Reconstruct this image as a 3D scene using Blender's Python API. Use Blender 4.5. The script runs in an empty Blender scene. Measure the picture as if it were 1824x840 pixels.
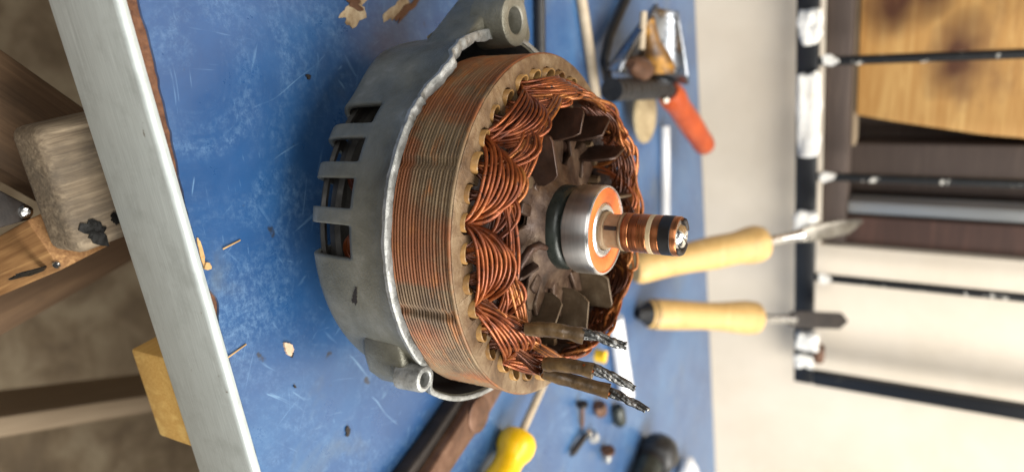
import bpy, bmesh, math, random
from mathutils import Vector, Matrix, noise

R = math.radians
sc = bpy.context.scene
col = sc.collection
random.seed(7)

# ------------------------------------------------------------------ camera
EL, ROLL = R(30.5), R(5.3)          # looking down, slight roll; the phone was held upright and the picture lies on its side
F = Vector((0, math.cos(EL), -math.sin(EL)))
U = Vector((0, math.sin(EL), math.cos(EL)))
RT = Vector((1, 0, 0))
CX = math.cos(ROLL) * U - math.sin(ROLL) * RT
CV = math.sin(ROLL) * U + math.cos(ROLL) * RT
cam_d = bpy.data.cameras.new('camera')
cam = bpy.data.objects.new('camera', cam_d)
col.objects.link(cam)
m = Matrix((CX, -CV, -F)).transposed().to_4x4()
m.translation = Vector((0, 0, .222))
cam.matrix_world = m
cam_d.sensor_fit = 'HORIZONTAL'
cam_d.sensor_width = 36
cam_d.lens = 36 * 1300 / 1824
cam_d.clip_start = .01
cam_d.clip_end = 50
cam_d.dof.use_dof = True
cam_d.dof.focus_distance = .262
cam_d.dof.aperture_fstop = 7.0
sc.camera = cam

# ------------------------------------------------------------------ light
w = bpy.data.worlds.new('World')
sc.world = w
w.use_nodes = True
wb = w.node_tree.nodes['Background']
wb.inputs[0].default_value = (.95, .97, 1.0, 1)
wb.inputs[1].default_value = .06


def area(name, loc, target, size, power, color):
    l = bpy.data.lights.new(name, 'AREA')
    l.shape = 'RECTANGLE'
    l.size, l.size_y = size
    l.energy = power
    l.color = color
    o = bpy.data.objects.new(name, l)
    col.objects.link(o)
    o.location = loc
    o.rotation_euler = (Vector(target) - Vector(loc)).to_track_quat('-Z', 'Y').to_euler()
    return o


area('open_door_light', (1.05, .20, 1.15), (0, .38, .05), (1.0, 1.2), 50, (1, .965, .90))
area('front_fill', (-.25, -1.15, 1.0), (0, .3, 0), (1.3, 1.0), 15, (1, .97, .93))  # unseen soft fill, added to light the front and the under-bench timber
area('ceiling_light', (-.15, .25, 1.7), (0, .6, .1), (.8, .8), 21, (1, .96, .90))
vs = sc.view_settings
vs.view_transform = 'Standard'
vs.look = 'None'
vs.exposure = 0
vs.gamma = 1
vs.use_curve_mapping = False


# ------------------------------------------------------------------ helpers
def tag(o, label=None, cat=None, group=None, kind=None):
    if label: o['label'] = label
    if cat: o['category'] = cat
    if group: o['group'] = group
    if kind: o['kind'] = kind
    return o


def empty(name, loc=(0, 0, 0), rz=0):
    o = bpy.data.objects.new(name, None)
    o.empty_display_size = .02
    col.objects.link(o)
    o.location = loc
    o.rotation_euler.z = rz
    return o


def link(name, me, mat, parent=None, smooth=True, loc=None, rot=None):
    o = bpy.data.objects.new(name, me)
    col.objects.link(o)
    if mat is not None and not me.materials:
        me.materials.append(mat)
    if parent: o.parent = parent
    if smooth:
        me.polygons.foreach_set('use_smooth', [True] * len(me.polygons))
    if loc is not None: o.location = loc
    if rot is not None: o.rotation_euler = rot
    return o


def from_py(name, v, f, mat, parent=None, smooth=True, loc=None, rot=None):
    me = bpy.data.meshes.new(name)
    me.from_pydata([tuple(p) for p in v], [], f)
    bm = bmesh.new(); bm.from_mesh(me)
    bmesh.ops.recalc_face_normals(bm, faces=bm.faces)
    bm.to_mesh(me); bm.free()
    return link(name, me, mat, parent, smooth, loc, rot)


def sharp(o, deg=35):
    for e in o.data.edges: pass
    o.data.set_sharp_from_angle(angle=R(deg))
    return o


def lathe(name, prof, mat, parent=None, n=64, closed=False, loc=None, rot=None, wob=None, ang=35):
    """prof: list of (r, z). Rotated about z."""
    v, f = [], []
    k = len(prof)
    for i in range(n):
        a = 2 * math.pi * i / n
        c, s = math.cos(a), math.sin(a)
        for (r, z) in prof:
            if wob: r = r + wob(a, z)
            v.append((r * c, r * s, z))
    for i in range(n):
        j = (i + 1) % n
        for q in range(k if closed else k - 1):
            p = (q + 1) % k
            f.append((i * k + q, j * k + q, j * k + p, i * k + p))
    o = from_py(name, v, f, mat, parent, True, loc, rot)
    bm = bmesh.new(); bm.from_mesh(o.data)
    bmesh.ops.remove_doubles(bm, verts=bm.verts, dist=1e-6)
    bmesh.ops.recalc_face_normals(bm, faces=bm.faces)
    bm.to_mesh(o.data); bm.free()
    o.data.polygons.foreach_set('use_smooth', [True] * len(o.data.polygons))
    return sharp(o, ang)


def box_bm(sx, sy, sz, bev=.001, seg=2, jit=0, cuts=0):
    bm = bmesh.new()
    bmesh.ops.create_cube(bm, size=1)
    for v in bm.verts: v.co = Vector((v.co.x * sx, v.co.y * sy, v.co.z * sz))
    if cuts:
        le = [e for e in bm.edges if abs((e.verts[0].co - e.verts[1].co).normalized().x) > .9]
        bmesh.ops.subdivide_edges(bm, edges=le, cuts=cuts, use_grid_fill=True)
    if bev:
        es = [e for e in bm.edges if e.calc_face_angle(0) > .5]
        bmesh.ops.bevel(bm, geom=es, offset=bev, segments=seg, profile=.5, affect='EDGES')
    if jit:
        for v in bm.verts:
            v.co += Vector(noise.noise_vector(v.co * 90)) * jit
    return bm


def box(name, size, mat, parent=None, loc=(0, 0, 0), rot=(0, 0, 0), bev=.001, seg=2, jit=0, cuts=0):
    bm = box_bm(*size, bev, seg, jit, cuts)
    me = bpy.data.meshes.new(name)
    bm.to_mesh(me); bm.free()
    o = link(name, me, mat, parent, True, loc, rot)
    return sharp(o, 40)


def tube_geo(path, rad, sides=8, cap=True, V=None, Fc=None):
    """append a tube to V/Fc lists; rad a number or a list"""
    if V is None: V, Fc = [], []
    n = len(path)
    P = [Vector(p) for p in path]
    base = len(V)
    t0 = (P[1] - P[0]).normalized()
    ref = Vector((0, 0, 1)) if abs(t0.z) < .9 else Vector((1, 0, 0))
    nrm = t0.cross(ref).normalized()
    for i in range(n):
        t = (P[min(i + 1, n - 1)] - P[max(i - 1, 0)]).normalized()
        nrm = (nrm - t * nrm.dot(t)).normalized()
        b = t.cross(nrm)
        r = rad[i] if isinstance(rad, (list, tuple)) else rad
        for k in range(sides):
            a = 2 * math.pi * k / sides
            V.append(P[i] + (nrm * math.cos(a) + b * math.sin(a)) * r)
    for i in range(n - 1):
        for k in range(sides):
            k2 = (k + 1) % sides
            Fc.append((base + i * sides + k, base + i * sides + k2, base + (i + 1) * sides + k2, base + (i + 1) * sides + k))
    if cap:
        Fc.append(tuple(base + k for k in reversed(range(sides))))
        Fc.append(tuple(base + (n - 1) * sides + k for k in range(sides)))
    return V, Fc


def tube(name, path, rad, mat, parent=None, sides=12, cap=True, loc=None, ang=50):
    V, Fc = tube_geo(path, rad, sides, cap)
    o = from_py(name, V, Fc, mat, parent, True, loc)
    return sharp(o, ang)


def prism(name, poly, z0, z1, mat, parent=None, bev=.0, loc=None, rot=None, seg=2):
    bm = bmesh.new()
    vs_ = [bm.verts.new((x, y, z0)) for x, y in poly]
    fc = bm.faces.new(vs_)
    ex = bmesh.ops.extrude_face_region(bm, geom=[fc])
    for e in ex['geom']:
        if isinstance(e, bmesh.types.BMVert): e.co.z = z1
    bmesh.ops.recalc_face_normals(bm, faces=bm.faces)
    if bev:
        es = [e for e in bm.edges if e.calc_face_angle(0) > .6]
        bmesh.ops.bevel(bm, geom=es, offset=bev, segments=seg, profile=.5, affect='EDGES')
    me = bpy.data.meshes.new(name)
    bm.to_mesh(me); bm.free()
    return sharp(link(name, me, mat, parent, True, loc, rot), 40)


def blot(name, rx, ry, th, mat, parent, loc, rot=(0, 0, 0), n=22, rough=.3, seed=1):
    rnd = random.Random(seed)
    ph = [rnd.uniform(0, 6.28) for _ in range(5)]
    pl = []
    for i in range(n):
        a = 2 * math.pi * i / n
        k = 1 + rough * (.5 * math.sin(2 * a + ph[0]) + .35 * math.sin(3 * a + ph[1]) + .25 * math.sin(5 * a + ph[2]) + .25 * math.sin(9 * a + ph[3]))
        pl.append((rx * k * math.cos(a), ry * k * math.sin(a)))
    return prism(name, pl, 0, th, mat, parent, 0, loc, rot)


# ------------------------------------------------------------------ materials
def new_mat(name):
    mt = bpy.data.materials.new(name)
    mt.use_nodes = True
    nt = mt.node_tree
    return mt, nt, nt.nodes['Principled BSDF']


def N(nt, typ, **kw):
    n = nt.nodes.new(typ)
    for k, v in kw.items():
        if k.startswith('i_'):
            n.inputs[k[2:].replace('_', ' ')].default_value = v
        else:
            setattr(n, k, v)
    return n


def coords(nt, scale=(1, 1, 1), rot=(0, 0, 0), kind='Object'):
    tc = N(nt, 'ShaderNodeTexCoord')
    mp = N(nt, 'ShaderNodeMapping')
    mp.inputs['Scale'].default_value = scale
    mp.inputs['Rotation'].default_value = rot
    nt.links.new(tc.outputs[kind], mp.inputs['Vector'])
    return mp.outputs['Vector']


def noise_t(nt, vec, scale, detail=6, rough=.6, dist=0):
    n = N(nt, 'ShaderNodeTexNoise')
    n.inputs['Scale'].default_value = scale
    n.inputs['Detail'].default_value = detail
    n.inputs['Roughness'].default_value = rough
    n.inputs['Distortion'].default_value = dist
    nt.links.new(vec, n.inputs['Vector'])
    return n.outputs['Fac']


def ramp(nt, fac, stops, interp='LINEAR'):
    r = N(nt, 'ShaderNodeValToRGB')
    r.color_ramp.interpolation = interp
    el = r.color_ramp.elements
    while len(el) < len(stops): el.new(.5)
    for e, (p, c) in zip(el, stops):
        e.position = p
        e.color = (c, c, c, 1) if isinstance(c, (int, float)) else (*c, 1)
    nt.links.new(fac, r.inputs['Fac'])
    return r.outputs['Color']


def mix(nt, fac, a, b, mode='MIX'):
    n = N(nt, 'ShaderNodeMix', data_type='RGBA', blend_type=mode)
    for sock, val in ((n.inputs[0], fac), (n.inputs[6], a), (n.inputs[7], b)):
        if isinstance(val, (int, float)): sock.default_value = val
        elif isinstance(val, tuple): sock.default_value = (*val, 1)
        else: nt.links.new(val, sock)
    return n.outputs[2]


def math_n(nt, op, a, b=0.0):
    n = N(nt, 'ShaderNodeMath', operation=op)
    for s, v in ((n.inputs[0], a), (n.inputs[1], b)):
        if isinstance(v, (int, float)): s.default_value = v
        else: nt.links.new(v, s)
    return n.outputs[0]


def bump(nt, bs, h, strength=.3, dist=.001):
    b = N(nt, 'ShaderNodeBump')
    b.inputs['Strength'].default_value = strength
    b.inputs['Distance'].default_value = dist
    nt.links.new(h, b.inputs['Height'])
    nt.links.new(b.outputs['Normal'], bs.inputs['Normal'])


def mottled(name, stops, scale=60, rough=.6, metal=0, bmp=.25, bscale=400, bdist=.0005, mscale=(1, 1, 1), coat=0, rvar=.15, detail=8, dist=.3):
    mt, nt, bs = new_mat(name)
    vec = coords(nt, mscale)
    f = noise_t(nt, vec, scale, detail, .65, dist)
    c = ramp(nt, f, stops)
    nt.links.new(c, bs.inputs['Base Color'])
    f2 = noise_t(nt, vec, scale * 2.3, 4)
    rr = ramp(nt, f2, [(.3, max(0, rough - rvar)), (.7, min(1, rough + rvar))])
    nt.links.new(rr, bs.inputs['Roughness'])
    bs.inputs['Metallic'].default_value = metal
    bs.inputs['Coat Weight'].default_value = coat
    if bmp:
        bump(nt, bs, noise_t(nt, vec, bscale, 4), bmp, bdist)
    return mt


def wood(name, light, dark, ring=70, rough=.7, stretch=.07, knots=0, grime=None, gscale=30, bmp=.35, fibre=900):
    """grain along local X"""
    mt, nt, bs = new_mat(name)
    vec = coords(nt, (stretch, 1, 1))
    n1 = noise_t(nt, vec, ring, 6, .55, 1.2)
    n2 = noise_t(nt, coords(nt, (.03, 1, 1)), fibre, 3, .6)
    g = math_n(nt, 'MULTIPLY', n1, 9)
    g = math_n(nt, 'SINE', g)
    g = math_n(nt, 'MULTIPLY_ADD', g, .25)
    g.node.inputs[2].default_value = .5
    s = math_n(nt, 'ADD', math_n(nt, 'MULTIPLY', g, .65), math_n(nt, 'MULTIPLY', n2, .4))
    c = ramp(nt, s, [(.3, dark), (.72, light)])
    if knots:
        vo = N(nt, 'ShaderNodeTexVoronoi')
        vo.voronoi_dimensions = '2D'
        vo.inputs['Scale'].default_value = knots
        vo.inputs['Randomness'].default_value = 1
        kv = N(nt, 'ShaderNodeVectorMath', operation='ADD')
        kn = N(nt, 'ShaderNodeTexNoise'); kn.inputs['Scale'].default_value = 25
        nt.links.new(coords(nt), kn.inputs['Vector'])
        sc_ = N(nt, 'ShaderNodeVectorMath', operation='SCALE'); sc_.inputs['Scale'].default_value = .03
        nt.links.new(kn.outputs['Color'], sc_.inputs[0])
        nt.links.new(coords(nt, (.75, 1, 1)), kv.inputs[0]); nt.links.new(sc_.outputs[0], kv.inputs[1])
        nt.links.new(kv.outputs[0], vo.inputs['Vector'])
        kf = ramp(nt, vo.outputs['Distance'], [(.10, .97), (.17, .75), (.24, .5), (.36, 0)])
        c = mix(nt, kf, c, (.075, .022, .008))
    if grime:
        gm = ramp(nt, noise_t(nt, coords(nt, (.5, 1, 1)), gscale, 6, .7), [(.50, 0), (.68, .8)])
        c = mix(nt, gm, c, grime)
    nt.links.new(c, bs.inputs['Base Color'])
    bs.inputs['Roughness'].default_value = rough
    bump(nt, bs, s, bmp, .0006)
    return mt


def blue_laminate():
    mt, nt, bs = new_mat('blue_laminate')
    v = coords(nt)
    base = ramp(nt, noise_t(nt, v, 9, 8, .65, .4), [(.3, (.006, .040, .130)), (.5, (.011, .064, .185)), (.7, (.025, .108, .255))])
    # chalky scuffed patches
    sm = ramp(nt, noise_t(nt, v, 15, 10, .75, .8), [(.43, 0), (.66, .5)])
    fine = ramp(nt, noise_t(nt, v, 300, 10, .9), [(.47, 0), (.60, 1)])
    scuff = math_n(nt, 'MULTIPLY', sm, fine)
    c = mix(nt, scuff, base, (.20, .35, .52))
    # hair scratches: long thin noise streaks in several directions, gated by patches
    tot = None
    for sc_, rot_, seed in ((420, .5, 1.0), (560, 1.9, 5.0), (330, 2.6, 9.0), (480, 1.2, 13.0), (700, .1, 17.0)):
        rv = coords(nt, (1, 1, 1), (0, 0, rot_))
        mp2 = N(nt, 'ShaderNodeMapping')
        mp2.inputs['Scale'].default_value = (.07, 1, 1)
        mp2.inputs['Location'].default_value = (seed, seed * .37, 0)
        nt.links.new(rv, mp2.inputs['Vector'])
        wv = mp2.outputs['Vector']
        bend = N(nt, 'ShaderNodeTexNoise'); bend.inputs['Scale'].default_value = 14
        nt.links.new(v, bend.inputs['Vector'])
        ad = N(nt, 'ShaderNodeVectorMath', operation='MULTIPLY_ADD')
        ad.inputs[1].default_value = (.02, .02, 0)
        nt.links.new(bend.outputs['Color'], ad.inputs[0]); nt.links.new(wv, ad.inputs[2])
        ln = ramp(nt, noise_t(nt, ad.outputs[0], sc_, 2, .5), [(.675, 0), (.72, 1)])
        gate = ramp(nt, noise_t(nt, v, 26 + seed, 3), [(.46, .0), (.66, .45)])
        l = math_n(nt, 'MULTIPLY', ln, gate)
        tot = l if tot is None else math_n(nt, 'MAXIMUM', tot, l)
    c = mix(nt, tot, c, (.20, .36, .54))
    # grey brown oily stains and small black specks
    st = ramp(nt, noise_t(nt, coords(nt, (1, 1, 1), (0, 0, .5)), 14, 5, .6, .5), [(.56, 0), (.72, .6)])
    c = mix(nt, st, c, (.10, .115, .105))
    sp = ramp(nt, noise_t(nt, v, 95, 3, .5), [(.70, 0), (.74, .9)])
    c = mix(nt, sp, c, (.016, .02, .03))
    nt.links.new(c, bs.inputs['Base Color'])
    rr = ramp(nt, noise_t(nt, v, 40, 6, .7), [(.3, .24), (.7, .40)])
    rr2 = mix(nt, scuff, rr, (.6, .6, .6))
    nt.links.new(rr2, bs.inputs['Roughness'])
    bs.inputs['Specular IOR Level'].default_value = .75
    bs.inputs['Sheen Weight'].default_value = .30
    bs.inputs['Sheen Roughness'].default_value = .45
    bs.inputs['Sheen Tint'].default_value = (.75, .85, 1, 1)
    bump(nt, bs, tot, -.15, .0003)
    return mt


def stator_side():
    mt, nt, bs = new_mat('rusty_laminations')
    tc = N(nt, 'ShaderNodeTexCoord')
    v1 = coords(nt, (1, 1, 1.5))
    n1 = noise_t(nt, v1, 34, 8, .65, .6)
    base = ramp(nt, n1, [(.30, (.050, .027, .014)), (.46, (.150, .092, .046)), (.6, (.215, .148, .080)), (.75, (.11, .060, .026))])
    rs = ramp(nt, noise_t(nt, coords(nt, (1, 1, .9)), 27, 7, .62, .8), [(.44, 0), (.57, .85)])
    c = mix(nt, rs, base, (.215, .060, .014))
    rs2 = ramp(nt, noise_t(nt, coords(nt, (1, 1, 2)), 60, 7, .7, .4), [(.55, 0), (.66, .75)])
    c = mix(nt, rs2, c, (.31, .11, .022))
    dk = ramp(nt, noise_t(nt, coords(nt, (1, 1, .6)), 70, 8, .75, .6), [(.55, 0), (.72, .7)])
    c = mix(nt, dk, c, (.035, .026, .02))
    # every sheet of the stack has its own tone
    sx = N(nt, 'ShaderNodeSeparateXYZ'); nt.links.new(tc.outputs['Object'], sx.inputs[0])
    wn_ = N(nt, 'ShaderNodeTexWhiteNoise', noise_dimensions='1D')
    nt.links.new(math_n(nt, 'FLOOR', math_n(nt, 'MULTIPLY', sx.outputs['Z'], 1 / .00085)), wn_.inputs['W'])
    c = mix(nt, ramp(nt, wn_.outputs['Value'], [(0, .0), (1, .10)]), c, (.28, .23, .16))
    nt.links.new(c, bs.inputs['Base Color'])
    bs.inputs['Roughness'].default_value = .55
    bs.inputs['Metallic'].default_value = .25
    bump(nt, bs, noise_t(nt, v1, 500, 4), .3, .0004)
    return mt


def copper_wire(name, lo, mid, hi):
    mt, nt, bs = new_mat(name)
    v = coords(nt)
    c = ramp(nt, noise_t(nt, v, 110, 5, .6, .3), [(.28, lo), (.5, mid), (.72, hi)])
    # baked varnish specks and runs
    d = ramp(nt, noise_t(nt, v, 420, 6, .75, .5), [(.56, 0), (.64, .92)])
    c = mix(nt, d, c, (.022, .010, .006))
    d2 = ramp(nt, noise_t(nt, v, 60, 5, .7), [(.55, 0), (.7, .65)])
    c = mix(nt, d2, c, (.05, .018, .008))
    nt.links.new(c, bs.inputs['Base Color'])
    bs.inputs['Metallic'].default_value = .55
    nt.links.new(ramp(nt, noise_t(nt, v, 240, 4), [(.3, .26), (.7, .5)]), bs.inputs['Roughness'])
    bs.inputs['Coat Weight'].default_value = .15
    bs.inputs['Coat Roughness'].default_value = .2
    bump(nt, bs, noise_t(nt, v, 700, 4), .3, .0003)
    return mt


def brushed(name, c1, c2, rough, scale, stretch, metal=.9):
    mt, nt, bs = new_mat(name)
    f = noise_t(nt, coords(nt, stretch), scale, 5, .7)
    nt.links.new(ramp(nt, f, [(.3, c1), (.7, c2)]), bs.inputs['Base Color'])
    nt.links.new(ramp(nt, f, [(.3, rough - .1), (.7, rough + .12)]), bs.inputs['Roughness'])
    bs.inputs['Metallic'].default_value = metal
    bump(nt, bs, f, .25, .0003)
    return mt


def chipped(name, paint, chip, scale, thr, rough=.4):
    mt, nt, bs = new_mat(name)
    f = noise_t(nt, coords(nt), scale, 6, .65, .4)
    c = mix(nt, ramp(nt, f, [(thr, 0), (thr + .03, 1)]), paint, chip)
    nt.links.new(c, bs.inputs['Base Color'])
    bs.inputs['Roughness'].default_value = rough
    bump(nt, bs, f, .4, .001)
    return mt


M = {}
M['blue'] = blue_laminate()
M['core'] = mottled('fibreboard', [(.3, (.06, .022, .010)), (.7, (.17, .075, .035))], 300, .9, bmp=.8, bscale=700)
M['chipwood'] = mottled('bare_wood', [(.3, (.35, .19, .06)), (.7, (.62, .42, .2))], 200, .8)
M['barecream'] = mottled('bare_backing', [(.3, (.10, .055, .022)), (.45, (.33, .24, .14)), (.7, (.52, .43, .29))], 160, .85, 0, .5)
M['trim'] = brushed('brushed_aluminium', (.36, .40, .395), (.56, .61, .60), .5, 3800, (.02, 1, 1), .25)
nt = M['trim'].node_tree
bs = nt.nodes['Principled BSDF']
src = bs.inputs['Base Color'].links[0].from_socket
c_ = mix(nt, ramp(nt, noise_t(nt, coords(nt), 60, 8, .7), [(.5, 0), (.75, .4)]), src, (.20, .215, .20))
c_ = mix(nt, ramp(nt, noise_t(nt, coords(nt), 150, 4, .6), [(.70, 0), (.74, .7)]), c_, (.12, .085, .05))
nt.links.new(c_, bs.inputs['Base Color'])
M['cast'] = mottled('cast_aluminium', [(.25, (.070, .064, .046)), (.42, (.150, .145, .112)), (.58, (.210, .204, .165)), (.75, (.36, .352, .31))], 40, .44, .45, .5, 1100, .0005)
M['castedge'] = mottled('machined_edge', [(.28, (.12, .122, .112)), (.5, (.32, .325, .31)), (.75, (.50, .505, .49))], 190, .48, .45, .6, 700)
M['inside_shade'] = mottled('shade_dark_inside', [(.3, (.012, .011, .010)), (.7, (.05, .048, .043))], 60, .6, .1)  # inside faces coloured dark to stand for the shade behind the slots
M['stator'] = stator_side()
M['stator_top'] = mottled('stator_face', [(.25, (.045, .026, .014)), (.45, (.13, .078, .040)), (.62, (.21, .145, .082)), (.8, (.36, .29, .20))], 85, .5, .25, .5, 600, .0006)
M['liner'] = mottled('slot_paper', [(.25, (.16, .075, .022)), (.55, (.40, .225, .075)), (.8, (.58, .38, .15))], 160, .42, 0, .2, coat=.2)
nt = M['liner'].node_tree
bs = nt.nodes['Principled BSDF']
src = bs.inputs['Base Color'].links[0].from_socket
oi = N(nt, 'ShaderNodeObjectInfo')
nt.links.new(mix(nt, ramp(nt, oi.outputs['Random'], [(0, 0), (.35, .1), (1, .75)]), src, (.13, .060, .018)), bs.inputs['Base Color'])
M['wire'] = copper_wire('enamelled_copper', (.070, .015, .005), (.215, .052, .014), (.40, .120, .030))
M['wire2'] = copper_wire('shade_dark_copper', (.022, .007, .003), (.075, .020, .007), (.15, .044, .013))  # rear coils darkened so the gaps between front wires look shaded
M['wire3'] = copper_wire('light_enamelled_copper', (.15, .042, .011), (.34, .110, .027), (.50, .21, .055))
M['dark_gap_core'] = mottled('gap_shade_varnish', [(.3, (.006, .003, .002)), (.7, (.035, .014, .007))], 150, .55, 0, .6, 500, .001)  # near-black fill for the wire gaps, shade put into the colour
M['sleeve'] = mottled('glass_sleeve', [(.25, (.028, .017, .008)), (.5, (.11, .066, .028)), (.75, (.24, .155, .07))], 120, .42, 0, .5, 500, .0006, coat=.25)
M['tin'] = mottled('tinned_strands', [(.3, (.03, .03, .028)), (.5, (.13, .13, .125)), (.72, (.58, .58, .57))], 260, .34, .8, .7, 420, .0008, rvar=.12)
M['steel'] = mottled('bearing_steel', [(.3, (.42, .42, .41)), (.7, (.58, .575, .56))], 50, .30, 1, .05, 300, rvar=.06)
mt, nt, bs = new_mat('turned_bearing_steel')
f_ = noise_t(nt, coords(nt, (.05, .05, 1)), 900, 3)
nt.links.new(ramp(nt, f_, [(.3, (.60, .595, .58)), (.7, (.74, .735, .72))]), bs.inputs['Base Color'])
bs.inputs['Metallic'].default_value = 1
bs.inputs['Roughness'].default_value = .36
bs.inputs['Anisotropic'].default_value = .85
bs.inputs['Anisotropic Rotation'].default_value = .25
tg = N(nt, 'ShaderNodeTangent', direction_type='RADIAL', axis='Z')
nt.links.new(tg.outputs[0], bs.inputs['Tangent'])
M['steel'] = mt
M['race'] = mottled('race_steel', [(.3, (.60, .59, .57)), (.7, (.78, .77, .74))], 120, .3, .85, .1)
M['seal'] = mottled('orange_seal', [(.3, (.60, .125, .025)), (.7, (.74, .19, .045))], 150, .5, 0, .15)
M['hubgreen'] = mottled('dark_resin', [(.3, (.012, .015, .013)), (.7, (.035, .042, .036))], 80, .35, .2, .2)
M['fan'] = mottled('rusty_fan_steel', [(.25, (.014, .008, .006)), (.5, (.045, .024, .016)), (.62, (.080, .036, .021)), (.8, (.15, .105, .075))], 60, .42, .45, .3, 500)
M['fanlight'] = mottled('lit_fan_steel', [(.25, (.045, .028, .016)), (.5, (.105, .073, .044)), (.75, (.22, .170, .112))], 65, .42, .45, .3, 500)  # paler tan copy of the fan steel, lit look put into the colour
M['pole'] = mottled('rotor_iron', [(.25, (.016, .009, .006)), (.45, (.052, .028, .017)), (.6, (.100, .062, .038)), (.8, (.21, .16, .11))], 90, .45, .35, .4, 500)
M['collar'] = mottled('resin_collar', [(.3, (.16, .10, .05)), (.7, (.34, .25, .15))], 150, .4)
M['slip'] = brushed('copper_slip_ring', (.42, .155, .06), (.54, .22, .095), .30, 500, (.06, .06, 1), .9)
M['slipdark'] = brushed('worn_slip_ring', (.20, .07, .028), (.36, .13, .052), .34, 900, (.05, .05, 1), .8)
for k_ in ('slip', 'slipdark'):
    nt = M[k_].node_tree
    bs = nt.nodes['Principled BSDF']
    bs.inputs['Anisotropic'].default_value = .8
    bs.inputs['Anisotropic Rotation'].default_value = .25
    tg = N(nt, 'ShaderNodeTangent', direction_type='RADIAL', axis='Z')
    nt.links.new(tg.outputs[0], bs.inputs['Tangent'])
M['cream'] = mottled('cream_insulator', [(.3, (.52, .40, .22)), (.7, (.66, .54, .34))], 200, .45)
M['black'] = mottled('black_plastic', [(.3, (.008, .008, .009)), (.7, (.022, .022, .022))], 100, .42, 0, .15)
M['dark'] = mottled('dark_iron', [(.3, (.01, .008, .007)), (.7, (.03, .022, .018))], 80, .6, .2)
M['concrete'] = mottled('concrete_floor', [(.28, (.085, .060, .036)), (.48, (.21, .155, .095)), (.72, (.40, .33, .22))], 11, .85, 0, .4, 90, .003)
M['wall'] = mottled('cream_wall_paint', [(.25, (.60, .515, .40)), (.5, (.67, .59, .475)), (.75, (.73, .65, .54))], 6, .8, 0, .25, 60, .002)
M['oldwood'] = wood('weathered_wood', (.38, .30, .20), (.10, .072, .045), 150, .85, .10, 0, (.065, .052, .038), 34, .8, 700)
M['newwood'] = wood('orange_pine', (.46, .26, .10), (.17, .075, .022), 170, .75, .05, 0, (.09, .05, .025), 30)
M['brownwood'] = wood('brown_wood', (.20, .12, .062), (.085, .047, .022), 60, .8, .08, 0, (.05, .03, .016), 20)
M['yellowwood'] = wood('yellow_pine', (.80, .57, .20), (.50, .28, .07), 90, .65, .12)
M['palewood'] = wood('pale_wood', (.42, .33, .22), (.26, .19, .12), 60, .8)
M['board'] = wood('knotty_board', (.82, .55, .21), (.44, .215, .055), 34, .6, .16, 12, (.24, .115, .04), 16, .2, 300)
M['frame'] = wood('dark_window_frame', (.105, .075, .058), (.05, .034, .027), 50, .75)
M['redframe'] = wood('reddish_frame', (.125, .06, .042), (.05, .026, .019), 50, .7)
M['handle'] = wood('turned_handle_wood', (.74, .53, .23), (.56, .35, .12), 40, .45, .1, 0, (.27, .145, .045), 26, .15, 250)
M['grille'] = chipped('chipped_black_paint', (.008, .009, .010), (.55, .53, .47), 70, .60)
M['railpaint'] = chipped('black_rail_paint', (.007, .008, .010), (.45, .40, .32), 24, .68)
M['plaster'] = mottled('white_plaster', [(.3, (.50, .38, .20)), (.42, (.70, .68, .62)), (.7, (.80, .80, .77))], 35, .8, 0, .6, 120, .003)
M['bar'] = brushed('aluminium_strip', (.36, .37, .36), (.62, .62, .60), .4, 60, (1, 1, .05), .7)
M['red'] = mottled('red_rubber_grip', [(.3, (.30, .042, .009)), (.7, (.46, .080, .016))], 60, .42, 0, .15)
M['yellow'] = mottled('yellow_plastic', [(.3, (.80, .46, .006)), (.7, (.90, .56, .012))], 60, .28, 0, .05)
M['rust'] = mottled('rust_brown_steel', [(.25, (.045, .022, .014)), (.5, (.125, .062, .036)), (.75, (.22, .125, .08))], 70, .5, .4, .3)
M['rustyellow'] = mottled('yellow_worn_paint', [(.35, (.055, .026, .010)), (.52, (.17, .080, .014)), (.62, (.42, .20, .02)), (.8, (.52, .28, .03))], 70, .45)
M['mirror'] = mottled('polished_plate', [(.3, (.20, .22, .25)), (.7, (.38, .40, .43))], 40, .34, 1, .05)
M['chrome'] = mottled('bright_steel', [(.3, (.55, .55, .54)), (.7, (.75, .75, .73))], 60, .22, 1, .1)
M['dullsteel'] = mottled('dull_steel', [(.3, (.16, .145, .12)), (.7, (.34, .32, .28))], 60, .38, .9, .2)
M['beige'] = mottled('abrasive_disc', [(.3, (.25, .19, .10)), (.7, (.46, .37, .22))], 90, .8, 0, .3)
M['rod'] = mottled('tan_rod', [(.3, (.34, .27, .18)), (.7, (.52, .43, .31))], 60, .5)
M['white'] = mottled('white_plastic', [(.3, (.74, .75, .76)), (.7, (.84, .84, .84))], 60, .35)
M['chip'] = mottled('pale_chip', [(.3, (.50, .33, .21)), (.7, (.66, .48, .34))], 300, .7)
M['tape'] = mottled('black_tar', [(.3, (.003, .003, .003)), (.7, (.012, .012, .011))], 200, .35, 0, .4)

# ================================================================== SETTING
ED = Vector((.91718, .39843, 0)); EN = Vector((-.39843, .91718, 0))      # along and into the bench
EA = math.atan2(ED.y, ED.x)
E0 = Vector((-.0609, .1288, 0))
WD = Vector((.89606, .44394, 0)); WN = Vector((.44394, -.89606, 0))      # along the wall, out of the wall
WA = math.atan2(WD.y, WD.x)
W0 = Vector((-.2407, .6792, 0))


def wp(s, h, off=0):
    p = W0 + WD * s + WN * off
    return Vector((p.x, p.y, h))


fl = from_py('floor', [(-4, -4, -.75), (4, -4, -.75), (4, 4, -.75), (-4, 4, -.75)], [(0, 1, 2, 3)], M['concrete'])
tag(fl, kind='structure')

# wall with a window opening at the left
V, Fc = [], []


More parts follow.
